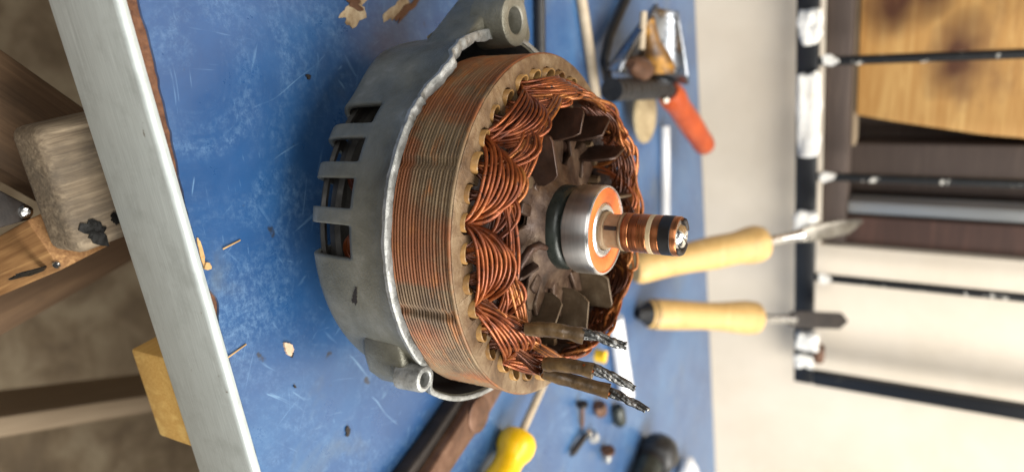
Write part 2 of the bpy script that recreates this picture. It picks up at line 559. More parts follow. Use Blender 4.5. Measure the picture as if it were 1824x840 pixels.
def wbox(s0, s1, h0, h1, o0, o1):
    b = len(V)
    for o_ in (o0, o1):
        for s_, h_ in ((s0, h0), (s1, h0), (s1, h1), (s0, h1)): V.append(wp(s_, h_, o_))
    for q in ((0, 1, 2, 3), (4, 5, 6, 7), (0, 1, 5, 4), (1, 2, 6, 5), (2, 3, 7, 6), (3, 0, 4, 7)): Fc.append(tuple(b + k for k in q))


wbox(-1.2, 1.8, -.75, .116, -.12, 0)
wbox(.247, 1.8, .116, 1.4, -.12, 0)
wbox(-1.2, .247, .9, 1.4, -.12, 0)
wall = from_py('wall', V, Fc, M['wall'], smooth=False)
tag(wall, kind='structure')

# ------------------------------------------------------------------ workbench
bench = empty('workbench', (E0.x, E0.y, 0), EA)
tag(bench, 'workbench with scratched blue laminate top and brushed aluminium front edge', 'workbench')
# bench frame: x along the front edge, y towards the wall; the back follows the wall
XL, XR = -.75, 1.35


def back(x):                        # local y of the wall line
    p = E0 + ED * x
    # p + EN*t on the wall line
    d = (W0 - p)
    return d.dot(WN) / EN.dot(WN) - .001


pl = [(XL, .0012), (XR, .0012), (XR, back(XR)), (XL, back(XL))]
prism('core_board', pl, -.036, -.0012, M['core'], bench)
# blue sheet with a worn, chipped front edge that leaves the brown core bare at the left
fe = []
xs = []
x = XL
while x < XR:
    xs.append(x)
    x += .0025 if -.05 < x < .30 else .05
xs.append(XR)
for x in xs:
    g = .0016 + .0006 * noise.noise(Vector((x * 160, 0, 3))) + .0004 * noise.noise(Vector((x * 420, 5, 3)))
    if x < .075:
        g += .0042 * min(1, (.075 - x) / .06) + .0008 * noise.noise(Vector((x * 130, 9, 1)))
    if .098 < x < .112: g += .0022 * math.sin((x - .098) / .014 * math.pi)
    fe.append((x, max(.0012, g)))
pl = fe + [(XR, back(XR)), (XL, back(XL))]
prism('laminate_top', pl, -.0011, 0, M['blue'], bench)
# angle trim: rounded top lip
prof = [(0.0012, .0006), (-.0004, .0012), (-.0016, .0010), (-.0023, .0002), (-.0025, -.001), (-.0025, -.0345), (-.0020, -.0360), (.0012, -.0360)]
V, Fc = [], []
for xx in (XL, XR):
    for (y, z) in prof: V.append((xx, y, z))
k = len(prof)
for q in range(k - 1): Fc.append((q, q + 1, k + q + 1, k + q))
Fc += [tuple(range(k)), tuple(range(k, 2 * k))]
sharp(from_py('edge_trim', V, Fc, M['trim'], bench), 40)
# pieces of raw wood showing and slivers caught at the edge
blot('bare_edge', .0045, .0009, .0005, M['chipwood'], bench, (.0845, .0025, .00003), (0, 0, -.05), seed=3)
blot('bare_edge', .0016, .0011, .0012, M['chipwood'], bench, (.0900, .0030, .0001), seed=6)
for (lx, ly, ln, rz) in ((.0865, .0150, .0085, 1.60), (.1252, .0056, .0092, 1.64)):
    box('sliver', (ln, .0006, .0005), M['chipwood'], bench, (lx, ly, .0005), (0, .05, rz), bev=.0002, seg=1)
# flaked places
def bl(x, y):                        # world to bench frame
    d = Vector((x, y, 0)) - E0
    return d.dot(ED), d.dot(EN)
for (x, y, rx, ry, rz, sd, mt) in ((-.0900, .2290, .0100, .0050, 1.9, 2, 'barecream'), (-.0920, .2270, .0060, .0022, 1.2, 5, 'rust'), (-.1005, .2570, .0110, .0034, 2.0, 8, 'barecream'), (-.1000, .2620, .0105, .0020, 2.0, 9, 'rust')):
    a, b = bl(x, y)
    blot('bare_patch', rx, ry, .00025 + .0001 * (mt == 'rust'), M[mt], bench, (a, b, .00003 + .0001 * (mt == 'rust')), (0, 0, rz), rough=.55, seed=sd, n=30)
# batten end under the front edge
box('batten', (.30, .0437, .0235), M['yellowwood'], bench, (bl(.0836, .1932)[0], .004 + .15, -.0372 - .009 - .01175), (0, 0, math.pi / 2), bev=.0012)

# ------------------------------------------------------------------ trestle under the bench
tre = empty('trestle', (E0.x, E0.y, -.75), EA)
tag(tre, 'weathered wooden trestle of battens and legs under the aluminium bench edge', 'trestle')
Z = .75
bx = .0612
ob = box('cross_batten', (.30, .0480, .0205), M['oldwood'], tre, (bx, -.0125 + .15, Z - .0500 - .01025), (0, 0, math.pi / 2), bev=.0042, seg=4)
blot('tar_blot', .0052, .0040, .0006, M['tape'], tre, (.0785, -.0045, Z - .0501), (0, 0, .9), seed=12, rough=.5)
blot('tar_blot', .0020, .0026, .0006, M['tape'], tre, (.0765, .0050, Z - .0501), (0, 0, .2), seed=14, rough=.45)


def strut(name, a, b, wdt, th, mat, roll=0, **kw):
    """bar with its long axis from a to b (bench frame, z above the bench top plane)"""
    a, b = Vector(a) + Vector((0, 0, Z)), Vector(b) + Vector((0, 0, Z))
    d = b - a
    q = d.to_track_quat('X', 'Z')
    o = box(name, (d.length, wdt, th), mat, tre, (a + b) / 2, (0, 0, 0), **kw)
    o.rotation_mode = 'QUATERNION'
    from mathutils import Quaternion
    o.rotation_quaternion = q @ Quaternion((1, 0, 0), roll)
    return o


# splayed leg with fresh orange timber, its tar stripe and screw
strut('leg', (.0811, -.0027, -.0710), (.29, .020, -.735), .022, .022, M['newwood'], 0, bev=.0010)
strut('brace', (-.140, -.149, -.105), (.075, .0350, -.105), .040, .022, M['brownwood'], 0, bev=.002)
strut('stretcher', (.165, -.16, -.22), (.112, .26, -.22), .022, .040, M['brownwood'], 0, bev=.003)
strut('rail', (.184, -.157, -.39), (.424, .39, -.39), .016, .080, M['palewood'], 0, bev=.003)
blot('tar_stripe', .0095, .0028, .0006, M['tape'], tre, (.0925, -.0150, Z - .079), (R(60), 0, 1.45), seed=31, rough=.6)
pl = [(.0560, -.040), (.0594, -.0174), (.0700, -.0080), (.0735, -.0105), (.0730, -.0221), (.070, -.040)]
prism('bracket', pl, Z - .0835, Z - .0800, M['dark'], tre, .0010)
lathe('screw_head', [(0, .0016), (.0016, .0014), (.0026, .0004), (.0026, 0), (0, 0)], M['chrome'], tre, 20, loc=(.0700, -.0118, Z - .0799), rot=(.3, 0, 0))
lathe('screw_head', [(0, .0011), (.0010, .0009), (.0015, .0003), (.0015, 0), (0, 0)], M['chrome'], tre, 20, loc=(.0905, -.0125, Z - .0690), rot=(.9, .2, 0))

# ------------------------------------------------------------------ window, grille, board
win = empty('window', wp(0, .116), WA)
tag(win, 'dark wooden window frame with aluminium strip set in the cream wall', 'window')
# local: x along wall, -y out of the wall, z up


def wl(name, s0, s1, h0, h1, o0, o1, mat, par, h_base=.116, bev=.0015, jit=0):
    return box(name, (s1 - s0, abs(o1 - o0), h1 - h0), mat, par, ((s0 + s1) / 2, -(o0 + o1) / 2, (h0 + h1) / 2 - h_base), bev=bev, jit=jit)


wl('bottom_rail', -.8, .2458, .117, .1385, -.05, -.004, M['frame'], win)
wl('jamb', .2165, .2458, .1387, .89, -.05, -.006, M['redframe'], win)
wl('inner_jamb', .150, .1985, .1387, .89, -.055, -.030, M['frame'], win)
wl('shutter', -.8, .2458, .117, .89, -.085, -.058, M['frame'], win, bev=0)
wl('metal_strip', .2015, .2145, .1387, .89, -.03, -.008, M['bar'], win, bev=.003)
wl('glazing_bead', -.8, .149, .1387, .1425, -.04, -.020, M['palewood'], win, bev=.001)

bd = empty('knotty_board', wp(-.20, .1430, -.0225), WA)
tag(bd, 'knotty brown pine board standing behind the black window grille', 'board')
pl = [(-.5, 0), (.318, 0), (.324, .03), (.336, .10), (.346, .20), (.36, .74), (-.5, .74)]
pb = prism('panel', pl, -.006, .006, M['board'], bd, .001, rot=(math.pi / 2, 0, 0))

gr = empty('window_grille', wp(0, .116, .03), WA)
tag(gr, 'chipped black iron window grille with plaster dabs on its bottom rail', 'grille')
O0, O1 = -.006, .006
wl('bottom_rail', -.6, .392, .098, .1165, -.004, .004, M['railpaint'], gr, bev=.0015)
for s_ in (-.385, -.275, -.165, -.055, .057, .163, .2675):
    tube('bar', [Vector((s_, 0, .0008 + (.0012 * math.sin(i * 1.7 + s_ * 40)) * 0 + i * .04)) for i in range(20)], .0040, M['grille'], gr, 10)
wl('side_rail', .3765, .3925, .1167, .89, -.004, .004, M['railpaint'], gr, bev=.0015)
# rail end pieces welded over, plaster smeared on the rail and behind it
for i, (s0, s1, h0, h1, th) in enumerate(((.012, .040, .1005, .119, .012), (.066, .142, .099, .1185, .010), (.196, .222, .0985, .118, .009), (.330, .350, .101, .121, .012), (.356, .371, .100, .116, .010), (-.16, -.10, .1, .118, .011))):
    bm = box_bm(s1 - s0, th, h1 - h0, .003, 3, 0, 0)
    bmesh.ops.subdivide_edges(bm, edges=bm.edges, cuts=4, use_grid_fill=True)
    for v in bm.verts: v.co += Vector(noise.noise_vector(v.co * 120 + Vector((i * 7, 0, 0)))) * .0034 + Vector(noise.noise_vector(v.co * 300)) * .0015
    me = bpy.data.meshes.new('plaster_dab'); bm.to_mesh(me); bm.free()
    link('plaster_dab', me, M['plaster'], gr, True, ((s0 + s1) / 2, -.003, (h0 + h1) / 2 - .116))
wl('weld_clump', .347, .366, .117, .126, -.008, .006, M['rust'], gr, bev=.003, jit=.002)
for s_ in (.057, .163, .2675):
    blot('paint_drip', .0045, .0065, .003, M['plaster'], gr, (s_ - .002, -.0045, .010), (math.pi / 2, 0, 0), seed=int(s_ * 1000))

# ================================================================== ALTERNATOR
AX, AY, RZ = -.00556, .26243, .0838       # axis on the bench, height of the stator's top face
alt = empty('alternator', (AX, AY, 0))
tag(alt, 'opened alternator with grey cast housing, rusty stator and copper windings on blue bench', 'alternator')


def cp(r, az, z):
    a = R(az)
    return Vector((r * math.cos(a), r * math.sin(a), RZ + z))


def sstep(a, b, x):
    t = max(0, min(1, (x - a) / (b - a)))
    return t * t * (3 - 2 * t)


# ---- housing shell
def bulge(az):                       # az in -180..180
    left = sstep(-127, -150, az) if az < 0 else 0
    if az > 0: left = sstep(120, 165, az)
    right = sstep(-33, -22, az) * sstep(70, 20, az) if -60 < az < 75 else 0
    return left, right


rows = [(-.0242, .0012), (-.0252, .0016), (-.0278, .0010), (-.031, .0003), (-.035, .0001), (-.039, 0), (-.0425, 0), (-.047, -.0002), (-.052, -.0004), (-.057, -.0007),
        (-.0605, -.0012), (-.0635, -.0028), (-.0655, -.0056), (-.0665, -.0095), (-.067, -.015), (-.067, -.022), (-.067, -.031), (-.067, -.042), (-.067, -.056)]
SLOT = [(-124, -116.4), (-111.4, -103), (-98.4, -89), (-84.4, -74.4), (48, 58), (66, 76), (84, 94), (102, 112), (120, 130)]
ncol = 360
V, Fc = [], []
for i in range(ncol):
    az = i - 180 + .5 * 0
    az_ = az if az <= 180 else az - 360
    lf, rt = bulge(az_)
    jag = 0
    if -153 < az_ < -112: jag = .0014 * noise.noise(Vector((az_ * .35, 2, 1))) + .0008 * noise.noise(Vector((az_ * .9, 7, 1)))
    for ri, (z, dr) in enumerate(rows):
        r = .0700 + dr
        hz = max(0, min(1, (z + .068) / .035))
        r += lf * (.0062) * (1 if ri < 12 else max(0, 1 - (ri - 11) * .2))
        r += rt * .0046 * sstep(-.056, -.048, z)
        zz = z
        if ri < 2:
            zz += jag + .0003 * noise.noise(Vector((az_ * .12, 4, 4)))
            if -143 < az_ < -128: zz += .0032 * sstep(-143, -139, az_) * sstep(-128, -136, az_)
        zz += (lf * .0035 - rt * .0045) * sstep(-.045, -.026, z)
        r += .00025 * noise.noise(Vector((az_ * .06, z * 60, 0)))
        V.append(cp(r, az_, zz))
k = len(rows)
midx = []
for i in range(ncol):
    j = (i + 1) % ncol
    az = i - 180 + .5
    slot = any(a < az < b for a, b in SLOT)
    for q in range(k - 1):
        if slot and 6 <= q <= 15: continue
        Fc.append((i * k + q, i * k + q + 1, j * k + q + 1, j * k + q)); midx.append(0)
me = bpy.data.meshes.new('housing')
me.from_pydata([tuple(p) for p in V], [], Fc)
hs = link('housing', me, None, alt)
me.materials.append(M['cast']); me.materials.append(M['inside_shade'])
bm = bmesh.new(); bm.from_mesh(me)
bmesh.ops.recalc_face_normals(bm, faces=bm.faces)
# normals must point outwards
f0 = min(bm.faces, key=lambda f: f.calc_center_median().y)
if f0.normal.y > 0: bmesh.ops.reverse_faces(bm, faces=bm.faces)
bm.to_mesh(me); bm.free()
for p, mi in zip(me.polygons, midx):
    p.material_index = mi
    p.use_smooth = True
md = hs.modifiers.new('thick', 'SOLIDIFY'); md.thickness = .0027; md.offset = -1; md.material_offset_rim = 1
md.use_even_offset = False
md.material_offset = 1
md.edge_crease_rim = .75
md.edge_crease_outer = .35
md.edge_crease_inner = .35
md = hs.modifiers.new('soft', 'SUBSURF'); md.levels = 1; md.render_levels = 1
# only the lip rim is bare machined metal: slot rims stay cast, so no rim offset
hs.modifiers['thick'].material_offset_rim = 0


def ring_boss(name, xy, r, rh, z0, z1, mat, par):
    return lathe(name, [(rh, z1 - .0004), (rh + .0005, z1), (r - .0012, z1), (r - .0003, z1 - .0005), (r, z1 - .0014), (r + .0004, z0), (rh, z0)], mat, par, 48, True, loc=(xy[0], xy[1], RZ))


V2, F2 = [], []
for i in range(ncol):
    p = V[i * k]
    az_ = i - 180
    r0 = math.hypot(p.x, p.y)
    c_, s_ = p.x / r0, p.y / r0
    thin = sstep(-42, -34, az_)
    n1 = noise.noise(Vector((az_ * .22, 1, 0))) + .5 * noise.noise(Vector((az_ * .7, 2, 0)))
    n2 = noise.noise(Vector((az_ * .18, 5, 0))) + .6 * noise.noise(Vector((az_ * .8, 6, 0)))
    wide = sstep(-112, -135, az_)
    ro = r0 + (.0008 + .00012 * n1) * (1 - .5 * thin)
    ri = r0 - (.0026 + .0004 * n2 + wide * (.0008 + .0009 * n2)) * (1 - .35 * thin)
    zt_ = p.z + .0004
    zb = zt_ - .0022 - .0005 * n1 - .0012 * wide * n2
    for (r, z) in ((ri, zb), (ri, zt_ - .0003), (ri + .0004, zt_), (ro - .0005, zt_ + .0001 * n2), (ro, zt_ - .0005), (ro - .0002, zb + .0002), (ro - .0012, zb)):
        V2.append((r * c_, r * s_, z))
for i in range(ncol):
    j = (i + 1) % ncol
    for q in range(7):
        q2 = (q + 1) % 7
        F2.append((i * 7 + q, j * 7 + q, j * 7 + q2, i * 7 + q2))
sharp(from_py('machined_lip', V2, F2, M['castedge'], hs), 45)

# screw lug at the right front
lx = cp(.0748, -34.5, 0)
ring_boss('screw_lug', (lx.x, lx.y), .0050, .0029, -.0340, -.0228, M['castedge'], hs)
pl = [cp(.0695, -46, 0), cp(.0735, -41, 0), cp(.0768, -35, 0), cp(.0765, -29, 0), cp(.0735, -20, 0), cp(.0715, -24, 0), cp(.0700, -34, 0)]
prism('lug_web', [(p.x, p.y) for p in pl], RZ - .050, RZ - .0300, M['cast'], hs, .0022, seg=3)
# mounting ear: arm and boss at the left rear
dr = Vector((-.0193, .0160, 0)).normalized()
nr = Vector((dr.y, -dr.x, 0))
a0 = Vector((-.052, -.0495, 0)); a1 = Vector((-.122, .0085, 0))
pl = [a0 + dr * .0110, a1, a1 + Vector((.0045, .010, 0)), Vector((-.094, .004, 0)), Vector((-.082, .012, 0)), Vector((-.0752, .010, 0)), Vector((-.0758, -.004, 0)), Vector((-.0735, -.0185, 0)), Vector((-.0675, -.0340, 0))]
prism('mounting_arm', [(p.x, p.y) for p in pl], RZ - .043, RZ - .0225, M['cast'], hs, .0022, seg=3)
ring_boss('mounting_boss', (-.0795, -.0165), .0102, .0053, -.029, -.0140, M['cast'], hs)
lathe('boss_bore', [(.0052, -.0235), (.0051, -.0265), (0, -.0265)], M['dark'], hs, 32, loc=(-.0795, -.0165, RZ))
# foundry nicks on the side
blot('scar', .0030, .0013, .0002, M['dark'], hs, cp(.07000, -62, -.0435), (math.pi / 2, .5, R(-62 + 90)), seed=21, rough=.6)
# inner ring and an added plate, coloured dark as shade between the ribs
lathe('inner_plate', [(0, RZ - .0600), (.0560, RZ - .0600), (.0575, RZ - .0615), (.0575, RZ - .0640), (0, RZ - .0640)], M['inside_shade'], hs, 72)
lathe('inner_ring', [(.0605, RZ - .0625), (.0622, RZ - .0620), (.0630, RZ - .0632), (.0622, RZ - .0645), (.0605, RZ - .0642)], M['inside_shade'], hs, 96, True)
# pulley it stands on
lathe('pulley', [(0, 0), (.030, 0), (.032, .0015), (.032, .005), (.024, .008), (.032, .0115), (.032, .0158), (.012, .0166), (.012, .03), (0, .03)], M['dark'], alt, 64)

# ---- stator
NL = 21
HL = .0268
prof = []
for i in range(NL):
    z0 = -HL * (i / NL) - .0009
    dz = HL / NL
    ro = .0680 + random.uniform(-.00010, .00008) - (0.00012 if i % 7 == 3 else 0)
    prof += [(ro - .0013, RZ + z0), (ro - .0014, RZ + z0 - dz * .16), (ro - .0002, RZ + z0 - dz * .30), (ro, RZ + z0 - dz * .5), (ro - .0002, RZ + z0 - dz * .88)]
prof = [(.0625, RZ - .0006), (.0662, RZ), (.0677, RZ), (.0682, RZ - .0003), (.0682, RZ - .0009)] + prof + [(.0665, RZ - HL - .001), (.05, RZ - HL - .001)]


def swob(a, z):
    d = math.degrees(a)
    d = d - 360 if d > 180 else d
    w_ = .00016 * noise.noise(Vector((math.cos(a) * 9, math.sin(a) * 9, z * 40)))
    for g in (-104, -14, 76, 166, -59):
        e = abs(d - g)
        if e < 1.6 and z < RZ - .001: w_ -= .0010 * (1 - e / 1.6) ** .5
    return w_


st = lathe('stator_core', prof, M['stator'], alt, 360, wob=swob, ang=60)
# top face with 36 slots
V, Fc = [], []
stp = []
for i in range(36):
    c = -87 + 10 * i
    for da, slot in ((-5, 0), (-3.55, 0), (-3.5, 1), (-2.8, 2), (-1.5, 3), (0, 4), (1.5, 3), (2.8, 2), (3.5, 1), (3.55, 0)):
        ri = {0: .0495, 1: .0602, 2: .0618, 3: .06265, 4: .0629}[slot]
        stp.append((c + da, ri))
n = len(stp)
for az, ri in stp:
    for (r, z) in ((.0676, .0003), (.0668, .00055), (ri, .0004), (ri, -.0255)):
        zz = z + (.00025 * noise.noise(Vector((az * .25, r * 300, 0))) if z > 0 else 0)
        V.append(cp(r, az, zz))
for i in range(n):
    j = (i + 1) % n
    for q in range(3): Fc.append((i * 4 + q, j * 4 + q, j * 4 + q + 1, i * 4 + q + 1))
sharp(from_py('stator_face', V, Fc, M['stator_top'], st), 40)

# slot liners (one mesh, 36 objects)
V, Fc = [], []
n = 18
for i in range(n):
    t = i / (n - 1)
    if t < .25:
        p = Vector((.0565 + (.0598 - .0565) * t / .25, -.0036, 0)); nn = Vector((0, -1, 0))
    elif t > .75:
        p = Vector((.0598 - (.0598 - .0565) * (t - .75) / .25, .0036, 0)); nn = Vector((0, 1, 0))
    else:
        a = (t - .5) / .25 * math.pi / 2
        p = Vector((.0598 + .0030 * math.cos(a), .0036 * math.sin(a), 0)); nn = Vector((math.cos(a), math.sin(a), 0))
    hh = .0030 - .0034 * abs(2 * t - 1) ** 2
    for off, z in ((0, -.012), (0, hh - .0002), (-.0003, hh + .0001), (-.00065, hh - .0001), (-.00065, -.012)):
        V.append((p.x + nn.x * off, p.y + nn.y * off, RZ + z))
for i in range(n - 1):
    for q in range(5):
        q2 = (q + 1) % 5
        Fc.append((i * 5 + q, (i + 1) * 5 + q, (i + 1) * 5 + q2, i * 5 + q2))
Fc += [(0, 1, 2, 3, 4), tuple((n - 1) * 5 + q for q in range(5))]
l0 = from_py('slot_liner', V, Fc, M['liner'], st)
sharp(l0, 50)
for i in range(36):
    o = l0 if i == 0 else l0.copy()
    if i:
        col.objects.link(o)
    o.parent = st
    o.rotation_euler.z = R(-87 + 10 * i + random.uniform(-.6, .6))
    o.scale = (1 + random.uniform(-.008, .008), random.uniform(.86, 1.06), 1)
    o.location.z = random.uniform(-.0012, .0003)

# windings: one coil bundle per slot, spanning three slots
WR = .00068


def bundle(slot, phase, seed, mat, name='winding_coil', nw=9):
    """phase 0 outer arc, 1 and 2 the arcs tucked behind it, 3 the tall inner arc of the outer phase"""
    rnd = random.Random(seed)
    V, Fc = [], []
    a0 = -87 + 10 * slot
    a1 = a0 + 30
    tilt = .0013 * math.sin(R(a0 + 15))
    sk = rnd.uniform(-.10, .08)
    jr, jz = rnd.uniform(-.0007, .0005), rnd.uniform(-.0012, .0010)
    if phase == 4: a1 = a0 + 60
    for i in range(nw):
        s = i / (nw - 1)
        if phase == 0:
            rt_, zt_, pw = .0585 - .0060 * s, .0052 + .0108 * s, .48 + .22 * s
        elif phase == 1:
            rt_, zt_, pw = .0538 - .0028 * s, .0035 + .0105 * s, .36 + .1 * s
        elif phase == 4:
            rt_, zt_, pw = .0520 - .0010 * s, .0140 + .0035 * s, .45 + .2 * s
        elif phase == 2:
            rt_, zt_, pw = .0530 - .0022 * s, .0040 + .0128 * s, .32 + .1 * s
        else:
            rt_, zt_, pw = .0530 - .0020 * s, .0115 + .0060 * s, .62 + .5 * s
        jj = .35 if phase == 0 else 1
        rt_ += rnd.uniform(-.0003, .0003) * jj + jr
        zt_ += rnd.uniform(-.0004, .0004) * jj + jz + tilt
        rs = (.0608 if phase != 3 else .0575) - .0062 * ((i * 5 % nw) / nw)
        d0 = rnd.uniform(-2.2, 2.2); d1 = rnd.uniform(-2.2, 2.2)
        off = rnd.random() * 100
        path = []
        m_ = 24
        pw += rnd.uniform(-.04, .04)
        for q in range(m_ + 1):
            t = q / m_
            e = .62 * (1 - math.cos(math.pi * t)) / 2 + .38 * t
            e += sk * math.sin(math.pi * t)
            lift = math.sin(math.pi * t) ** pw if 0 < t < 1 else 0
            az = (a0 + d0) * (1 - e) + (a1 + d1) * e
            r = rs + (rt_ - rs) * lift
            z = -.006 + (zt_ + .006) * lift
            r += .0005 * jj * lift * noise.noise(Vector((t * 3 + off, slot, phase)))
            z += .0006 * jj * lift * noise.noise(Vector((t * 3 + off, slot + 9, phase)))
            path.append(cp(r, az, z))
        tube_geo(path, WR * rnd.uniform(.94, 1.05), 9, False, V, Fc)
    return from_py(name, V, Fc, mat, st)


low = []
for sl in range(36):
    ph = sl % 3
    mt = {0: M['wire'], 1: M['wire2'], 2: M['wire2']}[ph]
    b = bundle(sl, ph, 100 + sl, mt, nw=9)
    if sl % 6 == 0 or sl % 6 == 4:
        bundle(sl, 4, 500 + sl, M['wire3'] if sl % 12 < 6 else M['wire'], nw=4)
    if ph == 0:
        b2 = bundle(sl, 3, 300 + sl, M['wire3'] if sl % 2 else M['wire'], nw=6)
    if ph == 1:
        b2 = bundle(sl, 3, 400 + sl, M['wire'], nw=5)
    if ph != 2: low.append(b)
# dark varnish core added under the coils so the wire gaps look shaded
V, Fc = [], []
for i in range(180):
    a = i * 2
    h_ = .0012 * noise.noise(Vector((a * .12, 3, 0)))
    for (r, z) in ((.0580, -.003), (.0565, -.001), (.0552, .0015 + h_), (.0540, .0050 + h_), (.0532, .0068 + h_), (.0524, .0050 + h_), (.0522, -.003)):
        V.append(cp(r, a, z))
for i in range(180):
    j = (i + 1) % 180
    for q in range(6): Fc.append((i * 7 + q, j * 7 + q, j * 7 + q + 1, i * 7 + q + 1))
from_py('dark_gap_core', V, Fc, M['dark_gap_core'], st)
# dark packed wire ends below, seen through the housing slots
for b in low:
    o = b.copy(); col.objects.link(o); o.parent = st
    o.name = 'lower_coil'
    o.scale = (1.06, 1.06, -2.1)
    o.location.z = 3.1 * RZ - .0262
# crossover strands along the inner crown
for (aa, ab, rr, zz, sd) in ((-141, -92, .0500, .0150, 2), (120, 205, .0510, .0185, 4), (60, 150, .0515, .0195, 5), (20, 80, .0510, .0185, 6)):
    V, Fc = [], []
    rnd = random.Random(sd)
    for i in range(3):
        path = []
        for q in range(41):
            t = q / 40
            az = aa + (ab - aa) * t
            lift = min(1, math.sin(math.pi * t) * 2.2) ** .7 if 0 < t < 1 else 0
            wv = .0011 * math.sin(az * math.pi / 15 + i * 1.1 + sd) + .0005 * noise.noise(Vector((az * .08, i, sd)))
            path.append(cp(rr + .0008 * (i % 2) + .004 * (1 - lift) + wv * .6, az, -.002 + (zz + .002 - .0011 * i) * lift + wv))
        tube_geo(path, WR, 8, True, V, Fc)
    from_py('crossover_wire', V, Fc, M['wire3'], st)

# three leads: brown sleeve, then twisted tinned strands
leads = [((.0375, -.0385, .0155), (.0374, -.0330, .0352), (.0382, -.0290, .0490), 31),
         ((.0508, -.0260, .0176), (.0502, -.0240, .0360), (.0537, -.0186, .0497), 32),
         ((.0545, -.0225, .0160), (.0580, -.0155, .0393), (.0624, -.0128, .0536), 33)]
for (p0, p1, p2, sd) in leads:
    rnd = random.Random(sd)
    p0, p1, p2 = [Vector(p) + Vector((0, 0, RZ)) for p in (p0, p1, p2)]
    side = Vector((rnd.uniform(-1, 1), rnd.uniform(-1, 1), 0)) * .0009
    path, rad = [], []
    pre = p0 - (p1 - p0).normalized() * .004 + Vector((.002, -.003, -.004))
    for q in range(25):
        t = q / 24
        p = p0.lerp(p1, t) + side * math.sin(math.pi * t)
        path.append(p)
        rad.append(.00262 + .00035 * noise.noise(Vector((t * 6, sd, 0))) + (.0003 * max(0, t - .85) / .15) - .0002 * (t < .05))
    V, Fc = tube_geo(path, rad, 20, False)
    # inner wall at the open end
    tube_geo([path[-1], path[-2], path[-4]], [rad[-1] - .0005, rad[-2] - .0006, .0020], 20, False, V, Fc)
    nn = 25 * 20
    for kk in range(20): Fc.append((24 * 20 + kk, 24 * 20 + (kk + 1) % 20, nn + (kk + 1) % 20, nn + kk))
    sharp(from_py('lead_sleeve', V, Fc, M['sleeve'], st), 60)
    ax = (p2 - p1).normalized()
    u_ = ax.cross(Vector((0, 0, 1))).normalized(); v_ = ax.cross(u_)
    st0 = p1 - ax * .004
    # copper strands leaving the sleeve
    L = (p2 - st0).length
    V, Fc = [], []
    V2, F2 = [], []
    for s_ in range(4):
        path, rad = [], []
        ph = s_ * 2 * math.pi / 4 + rnd.uniform(-.4, .4)
        k1 = rnd.uniform(4.5, 7.0)
        for q in range(61):
            t = q / 60
            sprd = .00125 * (1 - .45 * t) + .00035 * noise.noise(Vector((t * 4, s_, sd)))
            if t > .93: sprd *= 1 + (t - .93) * 6 * rnd.random()
            an = ph + t * k1 * .95
            bend = side * 1.1 * math.sin(math.pi * t * 1.4)
            path.append(st0 + ax * (L * t * (1 - .05 * (s_ % 3))) + (u_ * math.cos(an) + v_ * math.sin(an) * .8) * sprd + bend)
            rad.append(.00112 * (1 - .35 * t) + .00034 * noise.noise(Vector((t * 11, s_ * 3, sd))) + .00012 * noise.noise(Vector((t * 40, s_ * 3, sd))))
        tube_geo(path[:16], [r_ * .75 for r_ in rad[:16]], 8, True, V2, F2)
        tube_geo(path[14:], rad[14:], 9, True, V, Fc)
    from_py('lead_strands', V2, F2, M['wire'], st)
    from_py('tinned_end', V, Fc, M['tin'], st)
# a few wires that run from the coils into the sleeves
for (p0, _, _, sd) in leads:
    rnd = random.Random(sd + 5)
    V, Fc = [], []
    p = Vector(p0)
    az = math.degrees(math.atan2(p.y, p.x))
    for i in range(7):
        a_s = az + rnd.uniform(-22, 10)
        q0 = cp(.057, a_s, -.001); q1 = cp(.0545, (a_s + az) / 2 - 2, .009 + rnd.uniform(-.002, .002)); q2 = p + Vector((0, 0, RZ - .001)) + Vector((rnd.uniform(-.0012, .0012), rnd.uniform(-.0012, .0012), 0)); q3 = q2 + Vector((.0005, 0, .006))
        path = []
        for q in range(21):
            t = q / 20
            path.append(q0 * (1 - t) ** 3 + q1 * 3 * t * (1 - t) ** 2 + (q2 * 2 - q3) * 3 * t * t * (1 - t) + q2 * t ** 3)
        tube_geo(path, WR, 8, True, V, Fc)
    from_py('lead_tail', V, Fc, M['wire2'], st)

# ---- rotor: claw-pole body, fan, bearing, slip rings
rt = lathe('rotor_body', [(0, RZ - .002), (.030, RZ - .002), (.040, RZ - .004), (.0455, RZ - .009), (.0465, RZ - .02), (.0465, RZ - .05), (0, RZ - .05)], M['fan'], alt, 72)
# pole fingers
for i in range(7):
    a = -118 + 360 / 7 * i
    pl = [cp(.020, a - 22, 0), cp(.033, a - 17, 0), cp(.0445, a - 10, 0), cp(.0445, a + 10, 0), cp(.033, a + 17, 0), cp(.020, a + 22, 0)]
    prism('pole_claw', [(p.x, p.y) for p in pl], RZ - .012, RZ + .0025, M['pole'], rt, .0016, seg=3)
